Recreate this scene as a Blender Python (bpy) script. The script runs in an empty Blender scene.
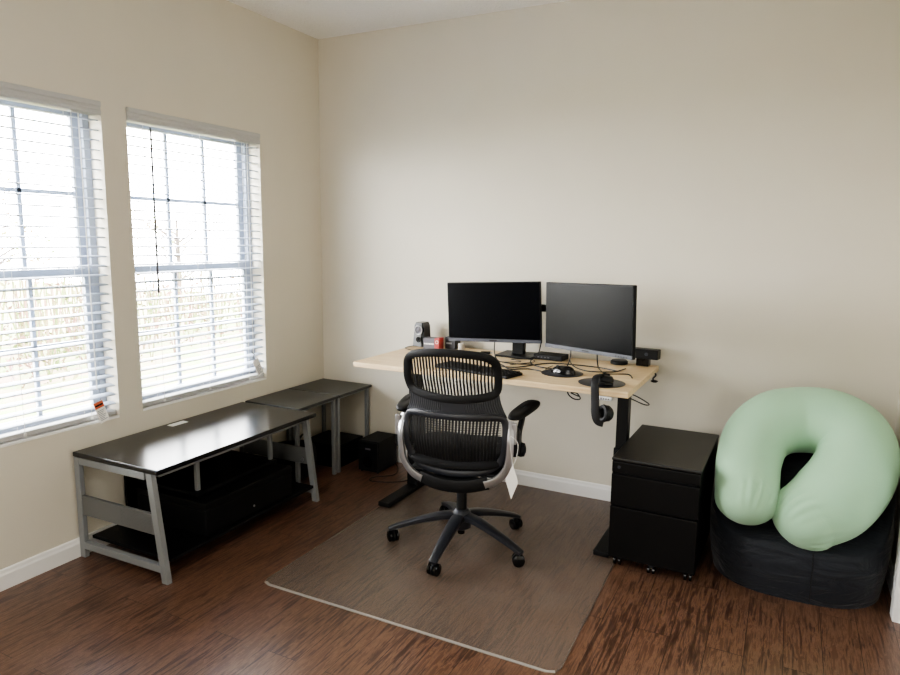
import bpy, bmesh, math, random
from mathutils import Vector, Matrix
random.seed(7)
PI = math.pi
V = Vector
COL = bpy.context.scene.collection

# ------------------------------------------------------------------ mesh builder
class MB:
    def __init__(s): s.v = []; s.f = []
    def add(s, vs, fs):
        n = len(s.v); s.v += [tuple(v) for v in vs]; s.f += [tuple(i + n for i in f) for f in fs]; return s
    def box(s, x0, x1, y0, y1, z0, z1, b=0.0, M=None, seg=2):
        bm = bmesh.new(); bmesh.ops.create_cube(bm, size=1)
        for v in bm.verts:
            v.co = V((x0 + (v.co.x + .5) * (x1 - x0), y0 + (v.co.y + .5) * (y1 - y0), z0 + (v.co.z + .5) * (z1 - z0)))
        if b > 0:
            bmesh.ops.bevel(bm, geom=bm.edges[:], offset=min(b, .49 * min(x1 - x0, y1 - y0, z1 - z0)), segments=seg, profile=.5, affect='EDGES')
        if M is not None: bm.transform(M)
        bm.verts.index_update()
        s.add([v.co.copy() for v in bm.verts], [[v.index for v in f.verts] for f in bm.faces]); bm.free(); return s
    def tube(s, pts, r, n=10, closed=False, cap=True, sx=1.0):
        pts = [V(p) for p in pts]; m = len(pts)
        R = r if isinstance(r, (list, tuple)) else [r] * m
        t = []
        for i in range(m):
            a = pts[(i - 1) % m] if (closed or i > 0) else pts[i]
            b = pts[(i + 1) % m] if (closed or i < m - 1) else pts[i]
            d = b - a; t.append(d.normalized() if d.length > 1e-9 else V((0, 0, 1)))
        up = V((0, 0, 1)) if abs(t[0].z) < .9 else V((1, 0, 0))
        nrm = (up - t[0] * up.dot(t[0])).normalized(); vs = []; fs = []
        for i in range(m):
            nrm = (nrm - t[i] * nrm.dot(t[i])); nrm = nrm.normalized() if nrm.length > 1e-6 else V((1, 0, 0))
            bn = t[i].cross(nrm)
            for k in range(n):
                a = 2 * PI * k / n
                vs.append(pts[i] + (nrm * math.cos(a) + bn * math.sin(a) * sx) * R[i])
        for i in range(m if closed else m - 1):
            j = (i + 1) % m
            for k in range(n):
                k2 = (k + 1) % n
                fs.append((i * n + k, i * n + k2, j * n + k2, j * n + k))
        if cap and not closed:
            fs.append(tuple(reversed(range(n)))); fs.append(tuple((m - 1) * n + k for k in range(n)))
        return s.add(vs, fs)
    def ribbon(s, pts, w, t, closed=False, nrm=(0, -1, 0), n=8, e=.45):
        """rounded-rectangle cross-section, w in the surface, t along nrm"""
        pts = [V(p) for p in pts]; m = len(pts)
        W = w if isinstance(w, (list, tuple)) else [w] * m
        T = t if isinstance(t, (list, tuple)) else [t] * m
        N0 = V(nrm); vs = []; fs = []
        for i in range(m):
            a = pts[(i - 1) % m] if (closed or i > 0) else pts[i]
            b = pts[(i + 1) % m] if (closed or i < m - 1) else pts[i]
            d = (b - a).normalized()
            nn = (N0 - d * N0.dot(d)).normalized(); bn = d.cross(nn)
            for k in range(n):
                a_ = 2 * PI * (k + .5) / n; c, q = math.cos(a_), math.sin(a_)
                c = math.copysign(abs(c) ** e, c); q = math.copysign(abs(q) ** e, q)
                vs.append(pts[i] + bn * c * W[i] / 2 + nn * q * T[i] / 2)
        for i in range(m if closed else m - 1):
            j = (i + 1) % m
            for k in range(n):
                k2 = (k + 1) % n
                fs.append((i * n + k, i * n + k2, j * n + k2, j * n + k))
        if not closed:
            fs.append(tuple(reversed(range(n)))); fs.append(tuple((m - 1) * n + k for k in range(n)))
        return s.add(vs, fs)
    def lathe(s, prof, n=32, M=None):
        """profile (r,z) closed at both ends"""
        M = M or Matrix(); vs = []; fs = []; m = len(prof)
        for r, z in prof:
            for k in range(n):
                a = 2 * PI * k / n; vs.append(M @ V((r * math.cos(a), r * math.sin(a), z)))
        for i in range(m - 1):
            for k in range(n):
                k2 = (k + 1) % n; fs.append((i * n + k, i * n + k2, (i + 1) * n + k2, (i + 1) * n + k))
        fs.append(tuple(reversed(range(n)))); fs.append(tuple((m - 1) * n + k for k in range(n)))
        return s.add(vs, fs)
    def grid(s, fn, nu, nv, wrapu=False):
        vs = [fn(i / (nu if wrapu else nu - 1), j / (nv - 1)) for j in range(nv) for i in range(nu)]; fs = []
        for j in range(nv - 1):
            for i in range(nu if wrapu else nu - 1):
                i2 = (i + 1) % nu
                fs.append((j * nu + i, j * nu + i2, (j + 1) * nu + i2, (j + 1) * nu + i))
        return s.add(vs, fs)
    def prism(s, poly, a, b, axis='z'):
        n = len(poly)
        def mk(p, c):
            return {'z': V((p[0], p[1], c)), 'y': V((p[0], c, p[1])), 'x': V((c, p[0], p[1]))}[axis]
        vs = [mk(p, a) for p in poly] + [mk(p, b) for p in poly]
        fs = [tuple(reversed(range(n))), tuple(range(n, 2 * n))] + [(i, (i + 1) % n, n + (i + 1) % n, n + i) for i in range(n)]
        return s.add(vs, fs)
    def build(s, name, mat, parent=None, smooth=False, M=None, angle=40):
        me = bpy.data.meshes.new(name); me.from_pydata([tuple(v) for v in s.v], [], s.f)
        bm = bmesh.new(); bm.from_mesh(me); bmesh.ops.recalc_face_normals(bm, faces=bm.faces[:])
        if M is not None: bm.transform(M)
        bm.to_mesh(me); bm.free()
        me.materials.append(mat)
        if smooth:
            for p in me.polygons: p.use_smooth = True
            try: me.set_sharp_from_angle(angle=math.radians(angle))
            except Exception: pass
        o = bpy.data.objects.new(name, me); COL.objects.link(o)
        if parent is not None: o.parent = parent
        return o

def tag(o, label=None, cat=None, group=None, kind=None):
    if label: o['label'] = label
    if cat: o['category'] = cat
    if group: o['group'] = group
    if kind: o['kind'] = kind
    return o
def thing(name, label, cat, loc=(0, 0, 0), rz=0, group=None):
    o = bpy.data.objects.new(name, None); COL.objects.link(o)
    o.location = loc; o.rotation_euler = (0, 0, rz); o.empty_display_size = .05
    return tag(o, label, cat, group)
def struct(name, mb, mat, parent=None, smooth=False):
    o = mb.build(name, mat, parent, smooth)
    if parent is None: o['kind'] = 'structure'
    return o
def interp(tab, z):
    if z <= tab[0][0]: return tab[0][1]
    for (a, b), (c, d) in zip(tab, tab[1:]):
        if z <= c:
            t = (z - a) / (c - a); t = t * t * (3 - 2 * t) * .5 + t * .5
            return b + (d - b) * t
    return tab[-1][1]
def spline(pts, n=8, closed=False):
    """Catmull-Rom"""
    P = [V(p) for p in pts]; m = len(P); out = []
    for i in range(m if closed else m - 1):
        g = (lambda k: P[k % m]) if closed else (lambda k: P[max(0, min(m - 1, k))])
        p0, p1, p2, p3 = g(i - 1), g(i), g(i + 1), g(i + 2)
        for k in range(n):
            t = k / n
            out.append(.5 * ((2 * p1) + (p2 - p0) * t + (2 * p0 - 5 * p1 + 4 * p2 - p3) * t * t + (3 * p1 - p0 - 3 * p2 + p3) * t ** 3))
    if not closed: out.append(P[-1])
    return out

# ------------------------------------------------------------------ materials
def srgb(r, g, b):
    f = lambda c: (c / 255 / 12.92) if c / 255 <= .04045 else ((c / 255 + .055) / 1.055) ** 2.4
    return (f(r), f(g), f(b), 1)
def mat(name, col, rough=.5, metal=0, bump=0, bscale=50, var=0, vscale=4, spec=.5, stretch=(1, 1, 1), sheen=0, coat=0, trans=0):
    m = bpy.data.materials.new(name); m.use_nodes = True; nt = m.node_tree; b = nt.nodes['Principled BSDF']
    b.inputs['Base Color'].default_value = col; b.inputs['Roughness'].default_value = rough; b.inputs['Metallic'].default_value = metal
    b.inputs['Specular IOR Level'].default_value = spec
    if sheen: b.inputs['Sheen Weight'].default_value = sheen
    if coat: b.inputs['Coat Weight'].default_value = coat
    tc = nt.nodes.new('ShaderNodeTexCoord'); mp = nt.nodes.new('ShaderNodeMapping'); mp.inputs['Scale'].default_value = stretch
    nt.links.new(tc.outputs['Object'], mp.inputs['Vector'])
    nz = nt.nodes.new('ShaderNodeTexNoise'); nz.inputs['Scale'].default_value = vscale; nz.inputs['Detail'].default_value = 5
    nt.links.new(mp.outputs[0], nz.inputs['Vector'])
    mx = nt.nodes.new('ShaderNodeMix'); mx.data_type = 'RGBA'
    v = var if var else .03
    mx.inputs[6].default_value = tuple(c * (1 - v) for c in col[:3]) + (1,)
    mx.inputs[7].default_value = tuple(min(1, c * (1 + v)) for c in col[:3]) + (1,)
    nt.links.new(nz.outputs['Fac'], mx.inputs[0]); nt.links.new(mx.outputs[2], b.inputs['Base Color'])
    if bump:
        n2 = nt.nodes.new('ShaderNodeTexNoise'); n2.inputs['Scale'].default_value = bscale; n2.inputs['Detail'].default_value = 4
        nt.links.new(mp.outputs[0], n2.inputs['Vector'])
        bp = nt.nodes.new('ShaderNodeBump'); bp.inputs['Strength'].default_value = bump; bp.inputs['Distance'].default_value = .01
        nt.links.new(n2.outputs['Fac'], bp.inputs['Height']); nt.links.new(bp.outputs[0], b.inputs['Normal'])
    return m

M_wall = mat('wall_paint', srgb(213, 207, 192), .75, bump=.06, bscale=180)
M_ceil = mat('ceiling_texture', srgb(242, 241, 238), .9, bump=.9, bscale=90, var=.05, vscale=70)
M_trim = mat('trim_paint', srgb(236, 235, 232), .35)
M_vinyl = mat('window_vinyl', srgb(150, 158, 172), .4)
M_slat = mat('blind_slat', srgb(168, 178, 194), .45)
M_val = mat('blind_valance', srgb(186, 186, 184), .45)
M_cord = mat('blind_cord', srgb(225, 225, 220), .7)
M_wand = mat('wand_plastic', srgb(88, 88, 92), .7, spec=.1)
M_black = mat('black_plastic', srgb(12, 13, 15), .42, spec=.35)
M_blackm = mat('black_matt_plastic', srgb(11, 12, 14), .6, spec=.35)
M_blackgl = mat('black_gloss', srgb(10, 11, 13), .12)
M_screen = mat('screen_glass', srgb(3, 4, 8), .24, spec=.09)
M_bezel = mat('dark_bezel', srgb(12, 12, 14), .45, spec=.2)
M_chin = mat('grey_bezel', srgb(52, 55, 64), .5)
M_silver = mat('polished_aluminium', srgb(178, 178, 180), .3, metal=.85)
M_steel = mat('painted_steel', srgb(138, 141, 142), .42, metal=.2)
M_steeld = mat('perforated_steel', srgb(112, 113, 112), .5, metal=.3)
M_top = mat('black_laminate', srgb(18, 19, 21), .22, var=.25, vscale=3, stretch=(8, 1, 1), spec=.6)
M_topg = mat('charcoal_laminate', srgb(44, 45, 45), .36, var=.2, vscale=4, stretch=(8, 1, 1))
M_shelf = mat('black_board', srgb(5, 6, 8), .5, spec=.3)
M_cab = mat('black_cabinet_paint', srgb(5, 5, 6), .45, spec=.25)
M_cabtop = mat('cabinet_top_paint', srgb(27, 26, 25), .42)
M_rubber = mat('black_rubber', srgb(34, 36, 42), .38)
M_net = mat('mesh_strap', srgb(9, 10, 12), .55)
M_fab = mat('seat_fabric', srgb(10, 11, 15), .9, bump=.3, bscale=400)
M_paper = mat('white_paper', srgb(238, 236, 230), .8)
M_label = mat('label_print', srgb(150, 155, 160), .8)
M_orange = mat('warning_orange', srgb(200, 96, 60), .7)
M_red = mat('red_card', srgb(176, 70, 70), .6)
M_greyc = mat('grey_card', srgb(92, 90, 96), .6)
M_dcard = mat('dark_card', srgb(50, 50, 54), .6)
M_spk = mat('grey_speaker_plastic', srgb(98, 100, 103), .4)
M_lens = mat('clear_plastic', srgb(190, 188, 180), .2)
M_ctl = mat('pale_plastic', srgb(225, 226, 226), .35)
M_bark = mat('tree_bark', srgb(78, 70, 66), .9, var=.3, vscale=12)
M_cable = mat('cable_rubber', srgb(20, 20, 22), .45)

def floor_material():
    m = bpy.data.materials.new('dark_laminate_planks'); m.use_nodes = True; nt = m.node_tree; N = nt.nodes; L = nt.links
    b = N['Principled BSDF']; tc = N.new('ShaderNodeTexCoord')
    rot = N.new('ShaderNodeMapping'); rot.inputs['Rotation'].default_value = (0, 0, PI / 2)
    L.new(tc.outputs['Object'], rot.inputs['Vector'])
    br = N.new('ShaderNodeTexBrick'); br.inputs['Scale'].default_value = 1
    br.inputs['Brick Width'].default_value = 1.22; br.inputs['Row Height'].default_value = .127
    br.inputs['Mortar Size'].default_value = .0012; br.inputs['Mortar Smooth'].default_value = .3; br.offset = .37
    br.inputs['Color1'].default_value = (0, 0, 0, 1); br.inputs['Color2'].default_value = (1, 1, 1, 1); br.inputs['Mortar'].default_value = (.5, .5, .5, 1)
    L.new(rot.outputs[0], br.inputs['Vector'])
    # per-plank shift of the grain
    add = N.new('ShaderNodeVectorMath'); add.operation = 'MULTIPLY_ADD'
    add.inputs[1].default_value = (13, 7, 0)
    L.new(br.outputs['Color'], add.inputs[0]); L.new(tc.outputs['Object'], add.inputs[2])
    mp = N.new('ShaderNodeMapping'); mp.inputs['Scale'].default_value = (17, 1.7, 1); L.new(add.outputs[0], mp.inputs['Vector'])
    n1 = N.new('ShaderNodeTexNoise'); n1.inputs['Scale'].default_value = 3.4; n1.inputs['Detail'].default_value = 8; n1.inputs['Roughness'].default_value = .72
    n1.inputs['Distortion'].default_value = .8; L.new(mp.outputs[0], n1.inputs['Vector'])
    mp2 = N.new('ShaderNodeMapping'); mp2.inputs['Scale'].default_value = (95, 4, 1); L.new(add.outputs[0], mp2.inputs['Vector'])
    n2 = N.new('ShaderNodeTexNoise'); n2.inputs['Scale'].default_value = 1; n2.inputs['Detail'].default_value = 3; L.new(mp2.outputs[0], n2.inputs['Vector'])
    n3 = N.new('ShaderNodeTexNoise'); n3.inputs['Scale'].default_value = 2.2; n3.inputs['Detail'].default_value = 3; L.new(add.outputs[0], n3.inputs['Vector'])
    ma = N.new('ShaderNodeMath'); ma.operation = 'MULTIPLY_ADD'; ma.inputs[1].default_value = .5; L.new(n2.outputs['Fac'], ma.inputs[0]); L.new(n1.outputs['Fac'], ma.inputs[2])
    mb = N.new('ShaderNodeMath'); mb.operation = 'MULTIPLY_ADD'; mb.inputs[1].default_value = .30; L.new(n3.outputs['Fac'], mb.inputs[0]); L.new(ma.outputs[0], mb.inputs[2])
    mc = N.new('ShaderNodeMath'); mc.operation = 'MULTIPLY_ADD'; mc.inputs[1].default_value = .07; L.new(br.outputs['Color'], mc.inputs[0]); L.new(mb.outputs[0], mc.inputs[2])
    cr = N.new('ShaderNodeValToRGB'); e = cr.color_ramp.elements
    e[0].position = .58; e[0].color = srgb(46, 30, 23); e[1].position = 1.22; e[1].color = srgb(124, 93, 74)
    x = cr.color_ramp.elements.new(.84); x.color = srgb(73, 50, 40)
    x = cr.color_ramp.elements.new(1.0); x.color = srgb(93, 66, 52)
    L.new(mc.outputs[0], cr.inputs[0])
    mm = N.new('ShaderNodeMix'); mm.data_type = 'RGBA'; mm.inputs[7].default_value = srgb(30, 16, 11)
    L.new(br.outputs['Fac'], mm.inputs[0]); L.new(cr.outputs[0], mm.inputs[6]); L.new(mm.outputs[2], b.inputs['Base Color'])
    b.inputs['Roughness'].default_value = .3; b.inputs['Specular IOR Level'].default_value = .6
    bp = N.new('ShaderNodeBump'); bp.inputs['Strength'].default_value = .2; bp.inputs['Distance'].default_value = .004
    L.new(ma.outputs[0], bp.inputs['Height']); L.new(bp.outputs[0], b.inputs['Normal'])
    return m
def desk_material():
    m = mat('pale_oak_laminate', srgb(205, 178, 140), .42); nt = m.node_tree; N = nt.nodes; L = nt.links; b = N['Principled BSDF']
    tc = N.new('ShaderNodeTexCoord'); mp = N.new('ShaderNodeMapping'); mp.inputs['Scale'].default_value = (2, 34, 34); L.new(tc.outputs['Object'], mp.inputs['Vector'])
    nz = N.new('ShaderNodeTexNoise'); nz.inputs['Scale'].default_value = 2; nz.inputs['Detail'].default_value = 6; nz.inputs['Distortion'].default_value = .6; L.new(mp.outputs[0], nz.inputs['Vector'])
    cr = N.new('ShaderNodeValToRGB'); e = cr.color_ramp.elements; e[0].position = .3; e[0].color = srgb(205, 176, 134); e[1].position = .7; e[1].color = srgb(226, 204, 165)
    L.new(nz.outputs['Fac'], cr.inputs[0]); L.new(cr.outputs[0], b.inputs['Base Color']); return m
def mat_film():
    m = bpy.data.materials.new('clear_chair_mat'); m.use_nodes = True; nt = m.node_tree; N = nt.nodes; L = nt.links
    b = N['Principled BSDF']; b.inputs['Base Color'].default_value = srgb(128, 117, 108); b.inputs['Roughness'].default_value = .30
    nz = N.new('ShaderNodeTexNoise'); nz.inputs['Scale'].default_value = 5; nz.inputs['Detail'].default_value = 4
    tc = N.new('ShaderNodeTexCoord'); L.new(tc.outputs['Object'], nz.inputs['Vector'])
    mr = N.new('ShaderNodeMapRange'); mr.inputs[1].default_value = .3; mr.inputs[2].default_value = .7; mr.inputs[3].default_value = .36; mr.inputs[4].default_value = .52
    L.new(nz.outputs['Fac'], mr.inputs[0])
    n2 = N.new('ShaderNodeTexNoise'); n2.inputs['Scale'].default_value = 160; L.new(tc.outputs['Object'], n2.inputs['Vector'])
    bp = N.new('ShaderNodeBump'); bp.inputs['Strength'].default_value = .12; bp.inputs['Distance'].default_value = .003; L.new(n2.outputs['Fac'], bp.inputs['Height']); L.new(bp.outputs[0], b.inputs['Normal'])
    t = N.new('ShaderNodeBsdfTransparent'); mx = N.new('ShaderNodeMixShader'); L.new(mr.outputs[0], mx.inputs[0]); L.new(t.outputs[0], mx.inputs[1]); L.new(b.outputs[0], mx.inputs[2])
    L.new(mx.outputs[0], N['Material Output'].inputs['Surface']); return m
def glass_material():
    m = bpy.data.materials.new('window_glass'); m.use_nodes = True; nt = m.node_tree; N = nt.nodes; L = nt.links
    N.remove(N['Principled BSDF']); t = N.new('ShaderNodeBsdfTransparent'); g = N.new('ShaderNodeBsdfGlossy'); g.inputs['Roughness'].default_value = .02
    fr = N.new('ShaderNodeFresnel'); fr.inputs[0].default_value = 1.4; mx = N.new('ShaderNodeMixShader')
    L.new(fr.outputs[0], mx.inputs[0]); L.new(t.outputs[0], mx.inputs[1]); L.new(g.outputs[0], mx.inputs[2]); L.new(mx.outputs[0], N['Material Output'].inputs['Surface']); return m
def beanbag_material():
    m = mat('beanbag_nylon', srgb(23, 27, 35), .65, spec=.35, var=.2, vscale=3, sheen=.15); nt = m.node_tree; N = nt.nodes; L = nt.links
    tc = N.new('ShaderNodeTexCoord'); mp = N.new('ShaderNodeMapping'); mp.inputs['Scale'].default_value = (2.5, 2.5, 9); L.new(tc.outputs['Object'], mp.inputs['Vector'])
    nz = N.new('ShaderNodeTexNoise'); nz.inputs['Scale'].default_value = 1.6; nz.inputs['Detail'].default_value = 4; nz.inputs['Distortion'].default_value = 1.0; L.new(mp.outputs[0], nz.inputs['Vector'])
    bp = N.new('ShaderNodeBump'); bp.inputs['Strength'].default_value = .7; bp.inputs['Distance'].default_value = .03; L.new(nz.outputs['Fac'], bp.inputs['Height']); L.new(bp.outputs[0], N['Principled BSDF'].inputs['Normal']); return m
def leaf_material(name, a, b_):
    m = mat(name, a, .8); nt = m.node_tree; N = nt.nodes; L = nt.links
    tc = N.new('ShaderNodeTexCoord'); nz = N.new('ShaderNodeTexNoise'); nz.inputs['Scale'].default_value = 3; L.new(tc.outputs['Object'], nz.inputs['Vector'])
    cr = N.new('ShaderNodeValToRGB'); e = cr.color_ramp.elements; e[0].position = .4; e[0].color = a; e[1].position = .6; e[1].color = b_
    L.new(nz.outputs['Fac'], cr.inputs[0]); L.new(cr.outputs[0], N['Principled BSDF'].inputs['Base Color']); return m
M_floor = floor_material(); M_desk = desk_material(); M_mat = mat_film(); M_glass = glass_material(); M_bag = beanbag_material()
M_matedge = mat('mat_rim', srgb(150, 146, 140), .3)
M_pillow = mat('mint_jersey', srgb(154, 193, 160), .85, bump=.12, bscale=350, sheen=.2)
M_leafA = leaf_material('spring_leaves', srgb(88, 104, 50), srgb(118, 94, 74))
M_leafB = leaf_material('dry_brush', srgb(104, 74, 64), srgb(82, 98, 44))
M_ground = leaf_material('yard_ground', srgb(88, 106, 52), srgb(112, 92, 78))

# ------------------------------------------------------------------ room shell
H = 2.74; XR = 3.335; YB = -5.3; TH = .15
W = {1: (-2.48, -1.59), 2: (-1.459, -.5695)}; WZ = (.60, 2.07)
struct('floor', MB().box(-TH, XR + TH, YB - TH, TH, -.1, 0), M_floor)
struct('ceiling', MB().box(-TH, XR + TH, YB - TH, TH, H, H + .1), M_ceil)
struct('wall_back', MB().box(-TH, XR + TH, 0, TH, 0, H), M_wall)
lw = MB()
ys = [YB, W[1][0], W[1][1], W[2][0], W[2][1], 0]
for i in (0, 2, 4): lw.box(-TH, 0, ys[i], ys[i + 1], 0, H)
for i in (1, 3):
    lw.box(-TH, 0, ys[i], ys[i + 1], 0, WZ[0]); lw.box(-TH, 0, ys[i], ys[i + 1], WZ[1], H)
struct('wall_left', lw, M_wall)
DY0, DY1 = -1.56, -.70          # door opening in the right wall
rw = MB(); rw.box(XR, XR + TH, DY1, 0, 0, H); rw.box(XR, XR + TH, YB, DY0, 0, H); rw.box(XR, XR + TH, DY0, DY1, 2.05, H)
struct('wall_right', rw, M_wall)
struct('wall_front', MB().box(-TH, XR + TH, YB - TH, YB, 0, H), M_wall)
def base(name, fn): # fn(d,z)->... profile swept
    struct(name, fn, M_trim, smooth=False)
def bprof(h=.088): return [(0, 0), (.014, 0), (.014, h * .72), (.010, h * .82), (.008, h * .95), (.004, h), (0, h)]
def basey(x, s, y0, y1):  # along y
    return MB().prism([(x + s * d, z) for d, z in bprof()], y0, y1, 'y')
struct('baseboard_left', basey(0, 1, YB, 0), M_trim)
struct('baseboard_back', MB().prism([(-d, z) for d, z in bprof()], .0, XR, 'x'), M_trim)
struct('baseboard_right', basey(XR, -1, DY1 + .07, -.014), M_trim)
# door on the right wall (only its casing edge comes into view)
cs = MB(); cs.box(XR - .036, XR, DY1 - .005, DY1 + .062, 0, 2.06, .004); cs.box(XR - .02, XR, DY0 - .062, DY0 + .005, 0, 2.12, .004); cs.box(XR - .036, XR, DY0 - .062, DY1 + .062, 2.05, 2.12, .004)
struct('trim_1', cs, M_trim)
dr = MB(); dr.box(XR + .02, XR + .055, DY0 + .005, DY1 - .005, .008, 2.045, .003)
door = struct('door_1', dr, M_trim)
dp = MB()
for z0, z1 in ((.2, .95), (1.1, 1.9)):
    for ya in (DY0 + .12, DY0 + .47): dp.box(XR + .012, XR + .022, ya, ya + .27, z0, z1, .006)
dp.build('door_panel', M_trim, door)
MB().lathe([(.006, 0), (.028, .002), (.028, .008), (.012, .012), (.012, .035), (.026, .045), (.028, .06), (.018, .07), (.004, .072)], 24,
    Matrix.Translation((XR + .02, DY0 + .07, .95)) @ Matrix.Rotation(-PI / 2, 4, 'Y')).build('door_knob', M_silver, door, True)

# ------------------------------------------------------------------ windows
def make_window(n):
    y0, y1 = W[n]; z0, z1 = WZ
    fr = MB(); xo, xi = -.145, -.085; fw = .034
    fr.box(xo, xi, y0, y0 + fw, z0, z1, .003); fr.box(xo, xi, y1 - fw, y1, z0, z1, .003)
    fr.box(xo, xi, y0 + fw, y1 - fw, z0, z0 + fw, .003); fr.box(xo, xi, y0 + fw, y1 - fw, z1 - fw, z1, .003)
    root = struct('window_%d' % n, fr, M_vinyl)
    ya, yb = y0 + fw, y1 - fw; zm = 1.30
    def sash(xa, xb, za, zb, nm):
        s = MB(); w = .038
        s.box(xa, xb, ya, ya + w, za, zb, .003); s.box(xa, xb, yb - w, yb, za, zb, .003)
        s.box(xa, xb, ya + w, yb - w, za, za + w, .003); s.box(xa, xb, ya + w, yb - w, zb - w, zb, .003)
        o = s.build(nm, M_vinyl, root)
        g = MB(); xm = (xa + xb) / 2; g.add([V((xm, ya + w, za + w)), V((xm, yb - w, za + w)), V((xm, yb - w, zb - w)), V((xm, ya + w, zb - w))], [(0, 1, 2, 3)]); g.build('pane', M_glass, o)
        q = MB(); L = (yb - ya - 2 * w) / 3
        for k in (1, 2): q.box(xm - .007, xm + .007, ya + w + L * k - .009, ya + w + L * k + .009, za + w, zb - w)
        zc = (za + zb) / 2; q.box(xm - .007, xm + .007, ya + w, yb - w, zc - .009, zc + .009)
        q.build('muntin_grid', M_vinyl, o)
    sash(-.138, -.114, zm - .02, z1 - fw, 'upper_sash'); sash(-.112, -.088, z0 + fw, zm + .02, 'lower_sash')
    # painted sill lining the opening
    MB().box(-.145, .0, y0, y1, z0 - .001, z0 + .012, .003).build('sill', M_trim, root)
    return root
make_window(1); make_window(2)

def make_blind(label, yoff, with_wand):
    y0, y1 = W[2][0] + .008, W[2][1] - .008; z0, z1 = WZ
    b = thing('window_blind', label, 'blind', (0, yoff, 0), 0, None)
    v = MB()
    v.prism([(-.055, z1 - .060), (.004, z1 - .060), (.010, z1 - .055), (.010, z1 - .044), (.006, z1 - .040), (.006, z1 - .028), (.011, z1 - .022), (.011, z1 - .004), (.006, z1 - .001), (-.055, z1 - .001)], y0 - .004, y1 + .004, 'y')
    v.build('valance', M_val, b)
    s = MB(); pitch = .0438; z = z0 + .075; cx = -.034; t = math.radians(5)
    while z < z1 - .070:
        # one curved faux-wood slat, room edge a little lower
        pf = []
        for k in range(7):
            u = -1 + k / 3; pf.append((u * .0245, .0022 * (1 - u * u)))
        poly = pf + [(a, c - .0042) for a, c in reversed(pf)]
        poly = [(cx + a * math.cos(t) + c * math.sin(t), z - a * math.sin(t) + c * math.cos(t)) for a, c in poly]
        s.prism(poly, y0, y1, 'y'); z += pitch
    s.build('slats', M_slat, b)
    MB().box(cx - .025, cx + .025, y0, y1, z0 + .018, z0 + .040, .004).build('bottom_rail', M_val, b)
    c = MB()
    for yy in (y0 + .13, (y0 + y1) / 2, y1 - .13):
        for xx in (cx - .026, cx + .027): c.tube([(xx, yy, z0 + .035), (xx, yy, z1 - .06)], .0011, 5)
        c.box(cx + .024, cx + .030, yy - .006, yy + .006, z0 + .020, z0 + .034, .001)
    c.build('ladder_cord', M_cord, b)
    l = MB(); yc = y1 - .105
    l.tube([(.008, yc, z1 - .07), (.008, yc, z0 + .16)], .0014, 6); l.tube([(.012, yc - .006, z1 - .07), (.012, yc - .006, z0 + .16)], .0014, 6)
    l.build('lift_cord', M_cord, b)
    if with_wand:
        w = MB(); yw = y0 + .115; w.tube([(.009, yw, z1 - .078), (.012, yw, z1 - .10), (.014, yw - .004, 1.22)], .0050, 8)
        w.lathe([(.001, 0), (.005, .002), (.006, .02), (.004, .04), (.001, .042)], 10, Matrix.Translation((.014, yw - .004, 1.185)))
        w.build('tilt_wand', M_wand, b, True)
    return b
make_blind('white slatted window blind nearest the room corner with a dark tilt wand', 0, True)
make_blind('white slatted window blind cut off by the left edge of the photo', W[1][0] - W[2][0], True)
def cord_tag(label, y, z, tilt, orange):
    t = thing('warning_tag', label, 'tag', (.020, y, z))
    R = Matrix.Rotation(tilt, 4, 'X') @ Matrix.Rotation(math.radians(-8), 4, 'Y')
    MB().box(-.0008, .0008, -.024, .024, -.10, 0, M=R).build('card', M_paper, t)
    p = MB()
    for k in range(7): p.box(.0009, .0014, -.018, .018 - .006 * (k % 3), -.044 - .0075 * k, -.041 - .0075 * k, M=R)
    p.build('printed_text', M_label, t)
    if orange: MB().box(.0009, .0016, -.024, .024, -.030, 0, M=R).build('orange_band', M_orange, t); MB().box(.0017, .002, -.020, .020, -.020, -.012, M=R).build('dark_stripe', M_blackm, t)
    else: MB().tube([R @ V((.003, 0, 0)), R @ V((.004, -.012, .02)), R @ V((.004, .008, .035)), R @ V((.004, -.004, .05))], .003, 6).build('cord_knot', M_wand, t)
cord_tag('white warning tag with an orange band hanging from the left blind cord', -1.715, .705, math.radians(14), True)
cord_tag('pale tag with a knotted cord hanging at the blind nearest the corner', -.685, .742, math.radians(20), False)

# ------------------------------------------------------------------ outside
struct('ground', MB().box(-30, -TH, -22, 14, -.7, -.55), M_ground)
def leaves(mb, c, r, n, s):
    for _ in range(n):
        d = V((random.gauss(0, 1), random.gauss(0, 1), random.gauss(0, 1))); d.normalize(); d *= r * random.random() ** .4
        p = V(c) + V((d.x, d.y, d.z * .9)); a = V((random.uniform(-1, 1), random.uniform(-1, 1), random.uniform(-1, 1))).normalized()
        b = a.cross(V((random.uniform(-1, 1), random.uniform(-1, 1), random.uniform(-1, 1)))).normalized()
        q = s * random.uniform(.6, 1.3); mb.add([p - a * q, p + b * q * .5, p + a * q, p - b * q * .5], [(0, 1, 2, 3)])
def make_tree(label, x, y, h):
    t = thing('tree', label, 'tree', (x, y, -.6)); tk = MB(); lf = MB()
    tk.tube([(0, 0, 0), (.05, .03, h * .4), (-.02, .08, h * .7), (.02, .02, h)], [.09, .07, .05, .02], 8)
    for k in range(16):
        z = h * random.uniform(.25, .95); a = random.uniform(0, 2 * PI); L = random.uniform(.7, 1.5)
        e = V((math.cos(a) * L, math.sin(a) * L, z + L * .5)); tk.tube([(0, .03, z), tuple(V((0, .03, z)).lerp(e, .5) + V((0, 0, .1))), tuple(e)], [.03, .018, .007], 5)
        leaves(lf, e, .5, 34, .05)
    tk.build('trunk', M_bark, t); f = lf.build('foliage', M_leafA, t)
make_tree('pale spring tree seen through the window cut off at the left', -12.6, 4.6, 2.9)
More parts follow.
